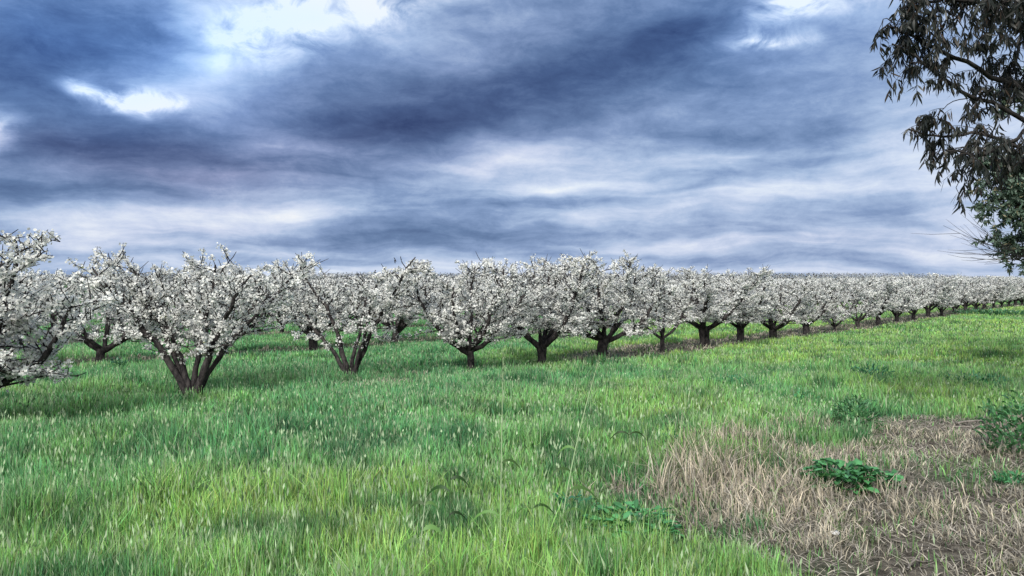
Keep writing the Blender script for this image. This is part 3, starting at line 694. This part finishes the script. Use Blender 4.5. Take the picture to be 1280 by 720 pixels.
# turbulence that bends every cloud edge
wn = noise(P0, 5, 3, .5, 0, (1, 2.2, 1))
v1 = N('ShaderNodeVectorMath'); v1.operation = 'SUBTRACT'; v1.inputs[1].default_value = (.5, .5, .5); L(wn.outputs['Color'], v1.inputs[0])
v2 = N('ShaderNodeVectorMath'); v2.operation = 'MULTIPLY'; v2.inputs[1].default_value = (.15, .06, 0); L(v1.outputs[0], v2.inputs[0])
v3 = N('ShaderNodeVectorMath'); L(P0, v3.inputs[0]); L(v2.outputs[0], v3.inputs[1]); PW = v3.outputs[0]
def blobsum(lst, start):
    acc = start
    for (px, py, rx, ry, rot, amp) in lst:
        a = math.atan((px-640)/1000); e = math.atan((362-py)/1000*math.cos(a))
        mp = N('ShaderNodeMapping'); mp.vector_type = 'TEXTURE'; mp.inputs['Location'].default_value = (a, e, 0)
        mp.inputs['Rotation'].default_value = (0, 0, R(rot)); mp.inputs['Scale'].default_value = (rx/1000*1.3, ry/1000*1.3, 1); L(PW, mp.inputs[0])
        g = N('ShaderNodeTexGradient'); g.gradient_type = 'QUADRATIC_SPHERE'; L(mp.outputs[0], g.inputs[0])
        acc = math_('MULTIPLY_ADD', g.outputs['Fac'], amp, acc)
    return acc
CL = [(80, 50, 330, 150, 0, -.45), (110, 100, 200, 60, 0, -.2), (640, 115, 420, 95, 8, -.30), (700, 90, 300, 80, 14, -.16), (430, 165, 480, 60, 6, -.34), (800, 50, 300, 50, 16, -.2), (130, 190, 220, 45, -3, -.30), (880, 25, 260, 70, 14, -.3), (650, 150, 240, 30, 4, -.2),
      (450, 2, 120, 42, 4, 1.0), (390, 25, 50, 26, 0, .8), (600, -10, 60, 20, 0, .6), (330, 40, 100, 60, 0, .7), (118, 104, 55, 14, -10, .8), (165, 119, 60, 20, -8, .85), (192, 130, 34, 12, 0, .8), (200, 108, 170, 45, -4, .42), (270, 70, 130, 80, 20, .48), (-5, 165, 45, 40, 0, .9), (1005, 3, 70, 28, 0, 1.0), (975, 44, 55, 13, -14, .85), (1000, 52, 35, 9, -12, .7),
      (640, 198, 180, 34, 6, .28), (340, 182, 130, 28, 0, .28), (360, 275, 120, 34, 0, .40), (90, 280, 150, 28, 0, .42), (230, 262, 220, 22, 2, .25), (700, 236, 240, 24, 8, .35), (300, 225, 200, 24, 0, .15),
      (200, 243, 260, 20, 0, -.28), (430, 222, 220, 20, -3, -.18), (870, 165, 230, 34, -4, -.28), (960, 278, 260, 20, 2, -.25), (620, 262, 200, 18, 4, -.20), (1020, 100, 120, 50, 0, .05), (60, 240, 160, 22, 0, -.22),
      (1230, 120, 260, 260, 0, .20), (1180, 255, 220, 60, 0, .22), (880, 305, 220, 16, 0, .20), (960, 235, 200, 18, 6, .22), (760, 290, 200, 16, 0, -.12), (1100, 210, 150, 25, 8, .12), (840, 130, 160, 30, 8, .18), (900, 195, 160, 16, 4, .20), (520, 330, 300, 20, 0, .12), (300, 345, 700, 40, 0, .22), (900, 340, 500, 26, 0, .16), (1050, 150, 90, 25, -10, -.15)]
streak = noise(PW, 1.0, 6, .5, .2, (3.4, 13, 1), (1.3, .4, 0)); fine = noise(P0, 1.0, 10, .72, .3, (17, 38, 1)); big = noise(P0, 1.6, 3, .5, 0, (1, 2.2, 1), (5, 2, 0))
b0 = math_('MULTIPLY_ADD', streak.outputs['Fac'], .95, .015); b0 = math_('MULTIPLY_ADD', fine.outputs['Fac'], .52, b0); b0 = math_('MULTIPLY_ADD', big.outputs['Fac'], .25, b0)
b0 = math_('SUBTRACT', b0, .275)
lowel = math_('SUBTRACT', 1.0, math_('MULTIPLY', el, 4.2), clamp=True)
st2 = noise(PW, 1.0, 6, .52, .1, (3.5, 40, 1), (3, 1, 0)); st2v = math_('MULTIPLY', math_('SUBTRACT', st2.outputs['Fac'], .5), lowel)
b0 = math_('MULTIPLY_ADD', st2v, 1.5, b0)
B1 = blobsum([c for c in CL if c[5] < .5], b0); B2 = blobsum([c for c in CL if c[5] >= .5], 0.0)
bil = noise(P0, 1.0, 9, .62, .6, (20, 30, 1), (7, 3, 1)); bm = math_('MULTIPLY_ADD', bil.outputs['Fac'], 4.4, -1.35)
B = math_('ADD', B1, math_('MULTIPLY', B2, math_('MINIMUM', math_('MAXIMUM', bm, .10), 1.4)))
back = math_('MULTIPLY', math_('SUBTRACT', math_('ABSOLUTE', az), 1.1), .9, clamp=True)     # brightening added to the unseen sky behind the camera, for softer light
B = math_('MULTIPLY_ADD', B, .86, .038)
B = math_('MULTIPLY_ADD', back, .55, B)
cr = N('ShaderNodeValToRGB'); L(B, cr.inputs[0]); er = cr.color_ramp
stops = [(.0, (40, 60, 108)), (.17, (67, 92, 138)), (.33, (97, 124, 168)), (.48, (132, 157, 199)), (.62, (169, 191, 225)), (.76, (204, 218, 243)), (.88, (228, 238, 252)), (1.0, (250, 253, 255))]
while len(er.elements) < len(stops): er.elements.new(.5)
for e_, (p_, c_) in zip(er.elements, stops): e_.position = p_; e_.color = (*lin(c_), 1)
er.interpolation = 'LINEAR'
# warm lavender tint in some of the cloud, deeper blue at upper left
TN = [(440, 170, 420, 80, 4, .8), (230, 215, 200, 45, 0, 1.3), (100, 185, 160, 40, 0, .5), (600, 90, 260, 80, 8, .35), (1000, 300, 500, 80, 0, .25), (250, 290, 400, 50, 0, .25)]
TB = [(60, 40, 360, 150, 0, .9), (250, 60, 200, 120, 0, .7), (980, 20, 260, 120, 0, .5), (400, 20, 220, 70, 0, .4)]
tnt = math_('MINIMUM', blobsum(TN, 0.0), 1.0); tbl = math_('MINIMUM', blobsum(TB, 0.0), 1.0)
def mixc(f, a, b, mode='MULTIPLY'):
    m = N('ShaderNodeMix'); m.data_type = 'RGBA'; m.blend_type = mode; L(f, m.inputs[0]); L(a, m.inputs[6]); m.inputs[7].default_value = (*b, 1); return m.outputs[2]
col = mixc(tnt, cr.outputs[0], (1.20, .955, .94)); col = mixc(tbl, col, (.80, 1.0, 1.22))
sky = N('ShaderNodeTexSky'); sky.sky_type = 'NISHITA'; sky.sun_disc = False; sky.sun_elevation = SUN_EL; sky.sun_rotation = SUN_AZ
bg1 = N('ShaderNodeBackground'); bg1.inputs[1].default_value = .08; L(sky.outputs[0], bg1.inputs[0])
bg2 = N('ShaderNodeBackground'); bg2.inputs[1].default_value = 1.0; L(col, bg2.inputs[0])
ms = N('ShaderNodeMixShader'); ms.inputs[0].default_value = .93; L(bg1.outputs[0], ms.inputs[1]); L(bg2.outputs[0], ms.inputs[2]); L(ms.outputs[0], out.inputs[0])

sl = bpy.data.lights.new('sun', 'SUN'); sl.energy = 4.9; sl.angle = R(12); sl.color = (1, .965, .90)
so = bpy.data.objects.new('sun', sl); C.objects.link(so)
d = Vector((math.sin(SUN_AZ)*math.cos(SUN_EL), math.cos(SUN_AZ)*math.cos(SUN_EL), math.sin(SUN_EL)))
so.rotation_euler = d.to_track_quat('Z', 'Y').to_euler(); so.location = (0, -5, 20)

cam = bpy.data.cameras.new('camera'); cam.sensor_width = 36; cam.lens = 1000/1280*36; cam.clip_end = 6000; cam.clip_start = .05
co = bpy.data.objects.new('camera', cam); C.objects.link(co); co.location = (0, 0, EYE); co.rotation_euler = (R(90.1), 0, 0); sc.camera = co
sc.view_settings.view_transform = 'Standard'; sc.view_settings.look = 'None'; sc.view_settings.exposure = 0
sc.cycles.max_bounces = 8; sc.cycles.transparent_max_bounces = 4
